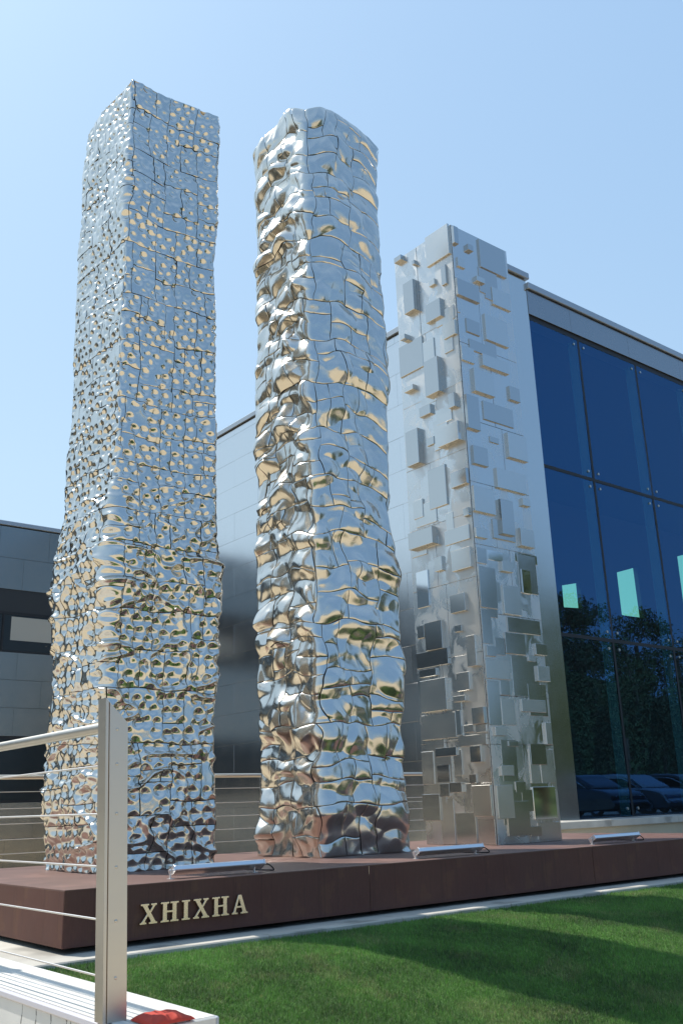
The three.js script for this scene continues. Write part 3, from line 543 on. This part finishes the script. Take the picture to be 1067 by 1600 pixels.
// ---------------------------------------------------------------- grass
{
  const blades = [], bl = (x, z, h, lean, dir, w) => { const c = Math.cos(dir), s = Math.sin(dir), cx = -s * w, cz = c * w, m = [x + c * lean * 0.4, h * 0.6, z + s * lean * 0.4], t = [x + c * lean, h, z + s * lean]; blades.push(x - cx, 0, z - cz, x + cx, 0, z + cz, m[0] + cx * 0.7, m[1], m[2] + cz * 0.7, x - cx, 0, z - cz, m[0] + cx * 0.7, m[1], m[2] + cz * 0.7, m[0] - cx * 0.7, m[1], m[2] - cz * 0.7, m[0] - cx * 0.7, m[1], m[2] - cz * 0.7, m[0] + cx * 0.7, m[1], m[2] + cz * 0.7, t[0], t[1], t[2]); };
  for (let i = 0; i < 8; i++) bl(rr(-0.02, 0.02), rr(-0.02, 0.02), rr(0.024, 0.064), rr(0.006, 0.04), rr(0, 6.28), rr(0.0014, 0.0027));
  const g = new THREE.BufferGeometry(); g.setAttribute('position', new THREE.Float32BufferAttribute(blades, 3)); g.computeVertexNormals();
  camera.updateMatrixWorld(); camera.aspect = 1067 / 1600; camera.updateProjectionMatrix();
  const list = [], v = new THREE.Vector3(), m = new THREE.Matrix4(), q = new THREE.Quaternion(), up = new THREE.Vector3(0, 1, 0), c = new THREE.Color();
  for (let i = 0; i < 900000 && list.length < 210000; i++) {
    const x = rr(2.22, 20), z = rr(-8.985, -3.1), y = lawnY(x, z); v.set(x, y, z).project(camera);
    if (Math.abs(v.x) > 1.25 || v.y > 1 || v.y < -1.25) continue;
    const dist = Math.hypot(x, z); if (rnd() > Math.min(1, 8 / dist)) continue;
    list.push([x, y, z]);
  }
  const im = new THREE.InstancedMesh(g, new THREE.MeshPhysicalMaterial({ roughness: 0.92, transmission: 0.32, thickness: 0, side: THREE.DoubleSide }), list.length);
  list.forEach(([x, y, z], i) => {
    q.setFromAxisAngle(up, rr(0, 6.28)); const s = rr(0.75, 1.2) * (1 + 0.25 * N(x * 2, 1, z * 2)); m.compose(v.set(x, y - 0.003, z), q, new THREE.Vector3(s, s * rr(0.8, 1.25), s)); im.setMatrixAt(i, m);
    const dry = smooth(0.15, 0.55, fbm(x * 1.7, 8, z * 1.7, 4)), t = 0.45 + 1.05 * rnd() * rnd() + 0.35 * rnd() + 0.45 * fbm(x * 1.1, 2, z * 1.1, 4), d = rnd() < 0.04 + 0.22 * dry ? 1 : 0.25 * dry; im.setColorAt(i, c.setRGB((0.122 + 0.14 * d) * t, (0.27 + 0.03 * d) * t, (0.040 + 0.06 * d) * t));
  });
  im.name = 'grass'; im.castShadow = im.receiveShadow = true; im.userData = { label: 'short mown green grass covering the sloping lawn', category: 'grass', kind: 'stuff' };
  scene.add(im); console.log('tufts', list.length);
}

// ---------------------------------------------------------------- trees and cars that the glass and the polished steel mirror
{
  const leafM = std({ color: rgb(0.050, 0.085, 0.026), roughness: 0.8, side: THREE.DoubleSide }), darkLeaf = std({ color: rgb(0.030, 0.058, 0.024), roughness: 0.8, side: THREE.DoubleSide }), barkM = std({ color: rgb(0.10, 0.075, 0.055), roughness: 0.95 });
  const leaves = (pts, size) => { const pos = []; for (const [x, y, z] of pts) for (let k = 0; k < 2; k++) { const a = new THREE.Vector3(rr(-1, 1), rr(-1, 1), rr(-1, 1)).normalize().multiplyScalar(size * rr(0.6, 1.2)), b = new THREE.Vector3(rr(-1, 1), rr(-1, 1), rr(-1, 1)).normalize().multiplyScalar(size * rr(0.4, 0.8)); const o = [x + rr(-1, 1) * size, y + rr(-1, 1) * size, z + rr(-1, 1) * size]; pos.push(o[0] - a.x, o[1] - a.y, o[2] - a.z, o[0] + b.x, o[1] + b.y, o[2] + b.z, o[0] + a.x, o[1] + a.y, o[2] + a.z, o[0] - a.x, o[1] - a.y, o[2] - a.z, o[0] + a.x, o[1] + a.y, o[2] + a.z, o[0] - b.x, o[1] - b.y, o[2] - b.z); } const g = new THREE.BufferGeometry(); g.setAttribute('position', new THREE.Float32BufferAttribute(pos, 3)); g.computeVertexNormals(); return g; };
  const protos = [];
  for (let k = 0; k < 3; k++) {
    const o = new THREE.Group(), H = 11, limbs = [curveTube([[0, -0.3, 0], [rr(-0.2, 0.2), 2.5, rr(-0.2, 0.2)], [rr(-0.3, 0.3), 6, rr(-0.3, 0.3)]], 0.26, 10, 8)], pts = [];
    for (let c = 0; c < 26; c++) {
      const a = rr(0, 6.28), y = rr(2.2, H - 1), rad = 3.2 * Math.sin(Math.PI * Math.min(1, (y - 0.6) / (H - 0.2))) * Math.sqrt(rnd()) + 0.3, cx = Math.cos(a) * rad, cz = Math.sin(a) * rad, R = rr(0.9, 1.7);
      if (c < 8) limbs.push(curveTube([[0, Math.max(1.6, y - 2.5), 0], [cx * 0.5, y - 0.9, cz * 0.5], [cx, y, cz]], 0.07, 8, 5));
      for (let i = 0; i < 75; i++) { const d = new THREE.Vector3(rr(-1, 1), rr(-1, 1), rr(-1, 1)); if (d.length() > 1) { i--; continue; } d.normalize().multiplyScalar(R * Math.pow(rnd(), 0.35)); pts.push([cx + d.x, y + d.y * 0.8, cz + d.z]); }
    }
    part('trunk', merge(limbs), barkM, o); part('crown', leaves(pts, 0.17), k === 1 ? darkLeaf : leafM, o); protos.push(o);
  }
  const cone = new THREE.Group(); { const pts = []; for (let i = 0; i < 2600; i++) { const y = 0.2 + 6.3 * Math.pow(rnd(), 1.25), R = 1.35 * Math.pow(1 - y / 6.7, 0.8) * (0.75 + 0.35 * rnd()) + 0.1, a = rr(0, 6.28); pts.push([Math.cos(a) * R, y, Math.sin(a) * R]); } part('trunk', curveTube([[0, -0.3, 0], [0, 1, 0], [0, 3, 0]], 0.12, 6, 7), barkM, cone); part('foliage', leaves(pts, 0.10), darkLeaf, cone); }
  const place = (proto, name, x, z, s, label, category, group, y = -0.85) => { const t = proto.clone(); t.name = numbered(name); t.children.forEach((c) => { c.name = c.name.replace(/_\d+$/, ''); }); t.position.set(x, y, z); t.rotation.y = rr(0, 6.28); t.scale.setScalar(s); t.userData = { label, category, group }; scene.add(t); };
  const hillY = (x, z) => -0.93 + 21 * smooth(12, 62, z) * smooth(-8, 14, x - (7 + 1.1 * (z + 11))) * (0.85 + 0.3 * N(x * 0.03, 1, z * 0.03));
  const hg = new THREE.PlaneGeometry(260, 120, 52, 24); hg.rotateX(-Math.PI / 2); hg.translate(50, 0, 72); { const p = hg.attributes.position; for (let i = 0; i < p.count; i++) p.setY(i, hillY(p.getX(i), p.getZ(i))); hg.computeVertexNormals(); metreUV(hg); }
  structure('hill', hg, M.soil, 'wooded green hillside mirrored in the glass facade');
  let tree = 0;
  for (const [z, s] of [[19, 1.0], [31, 1.15], [45, 1.3], [60, 1.4]]) for (let x = 17 + 1.1 * (z + 11); x < 128; x += 6.6) { const tx = x + rr(-2, 2), tz = z + rr(-3, 3); place(protos[tree++ % 3], 'broadleaf_tree', tx, tz, s * rr(0.85, 1.2), 'broadleaf tree of the dark wooded hillside mirrored in the glass and steel', 'tree', 'trees mirrored in the glass facade', hillY(tx, tz)); }
  for (let x = -40; x < 100; x += 7.5) { const tx = x + rr(-2, 2), tz = 116 + rr(-4, 4); place(protos[tree++ % 3], 'broadleaf_tree', tx, tz, rr(0.8, 1.1), 'distant broadleaf tree mirrored as a thin dark line in the polished columns', 'tree', 'distant trees mirrored in the columns'); }
  for (const [x, z, s] of [[47, 5, 1.0], [52, 5.5, 0.95], [57.5, 5, 1.05], [63, 6, 1.0]]) place(cone, 'conical_shrub', x, z, s, 'conical evergreen shrub mirrored in the lower glass panes above the cars', 'shrub', 'conical shrubs mirrored in the glass', 0.62);
  // cars
  const paint = [rgb(0.03, 0.035, 0.045), rgb(0.50, 0.50, 0.50), rgb(0.035, 0.035, 0.035)];
  const carLabels = ['dark blue hatchback mirrored low in the first column of glass panes', 'silver hatchback mirrored low in the second column of glass panes', 'black hatchback mirrored low in the glass at the right edge'];
  [30.0, 33.0, 36.2].forEach((x, i) => {
    const car = thing('parked_car', carLabels[i], 'car', 'parked cars mirrored in the glass', [x, 0.68, -9.2]); car.rotation.y = Math.PI / 2 + 0.15 - i * 0.08;
    const prof = (pts) => { const s = new THREE.Shape(); s.moveTo(...pts[0]); s.splineThru(pts.slice(1).map((p) => new THREE.Vector2(...p))); s.closePath(); return s; };
    const ext = (s, w, bev) => { const g = new THREE.ExtrudeGeometry(s, { depth: w - 2 * bev, bevelEnabled: true, bevelSize: bev * 0.6, bevelThickness: bev, bevelSegments: 3, curveSegments: 24 }); g.translate(0, 0, -(w - 2 * bev) / 2); return metreUV(g); };
    const bm = new THREE.MeshPhysicalMaterial({ color: paint[i], roughness: 0.3, metalness: 0.6, clearcoat: 1, clearcoatRoughness: 0.02 });
    const body = part('body', ext(prof([[-2.05, 0.32], [-2.12, 0.6], [-2.02, 0.86], [-1.2, 0.93], [0, 0.95], [1.05, 0.92], [1.85, 0.78], [2.1, 0.55], [2.05, 0.3], [0, 0.24]]), 1.76, 0.12), bm, car);
    part('roof', ext(prof([[-1.85, 0.9], [-1.55, 1.3], [-0.9, 1.45], [0.1, 1.42], [0.55, 1.25], [1.1, 0.92], [0, 0.9]]), 1.5, 0.14), bm, body);
    part('side_window', ext(prof([[-1.6, 0.95], [-1.4, 1.24], [-0.85, 1.36], [0.05, 1.33], [0.4, 1.2], [0.85, 0.96], [0, 0.94]]), 1.53, 0.02), M.darkGlass, body);
    for (const s of [-1, 1]) part('window_trim', curveTube([[-1.7, 0.95, 0.79 * s], [-1.42, 1.28, 0.76 * s], [-0.85, 1.39, 0.74 * s], [0.05, 1.36, 0.74 * s], [0.45, 1.21, 0.76 * s], [0.95, 0.95, 0.79 * s]], 0.018, 30, 6), M.mirror, body);
    part('number_plate', cbox(2.1, 2.115, 0.42, 0.53, -0.26, 0.26, 0.002), M.blind, car);
    part('grille', cbox(2.085, 2.105, 0.56, 0.68, -0.4, 0.4, 0.01), M.mirror, car);
    part('windscreen', (() => { const g = cbox(-0.02, 0.0, 0, 0.6, -0.85, 0.62, 0.005); g.rotateZ(0.98); g.translate(1.07, 0.99, 0); return g; })(), M.darkGlass, body);
    for (const [wx, wz] of [[1.3, 0.8], [1.3, -0.8], [-1.3, 0.8], [-1.3, -0.8]]) { const g = new THREE.TorusGeometry(0.24, 0.085, 8, 22); g.translate(wx, 0.32, wz); const wh = part('wheel', g, M.black, car); part('rim', (() => { const c = new THREE.CylinderGeometry(0.2, 0.2, 0.1, 18); c.rotateX(Math.PI / 2); c.translate(wx, 0.32, wz); return c; })(), M.alu, wh); }
    for (const s of [-0.6, 0.6]) { part('headlight', (() => { const g = new THREE.SphereGeometry(0.14, 12, 8); g.scale(0.7, 0.6, 1.1); g.translate(2.02, 0.66, s); return g; })(), M.lens, car); part('tail_light', (() => { const g = new THREE.SphereGeometry(0.12, 12, 8); g.scale(0.5, 1, 1); g.translate(-2.07, 0.74, s); return g; })(), std({ color: rgb(0.35, 0.02, 0.02), roughness: 0.3 }), car); }
  });
}
renderer.render(scene, camera);
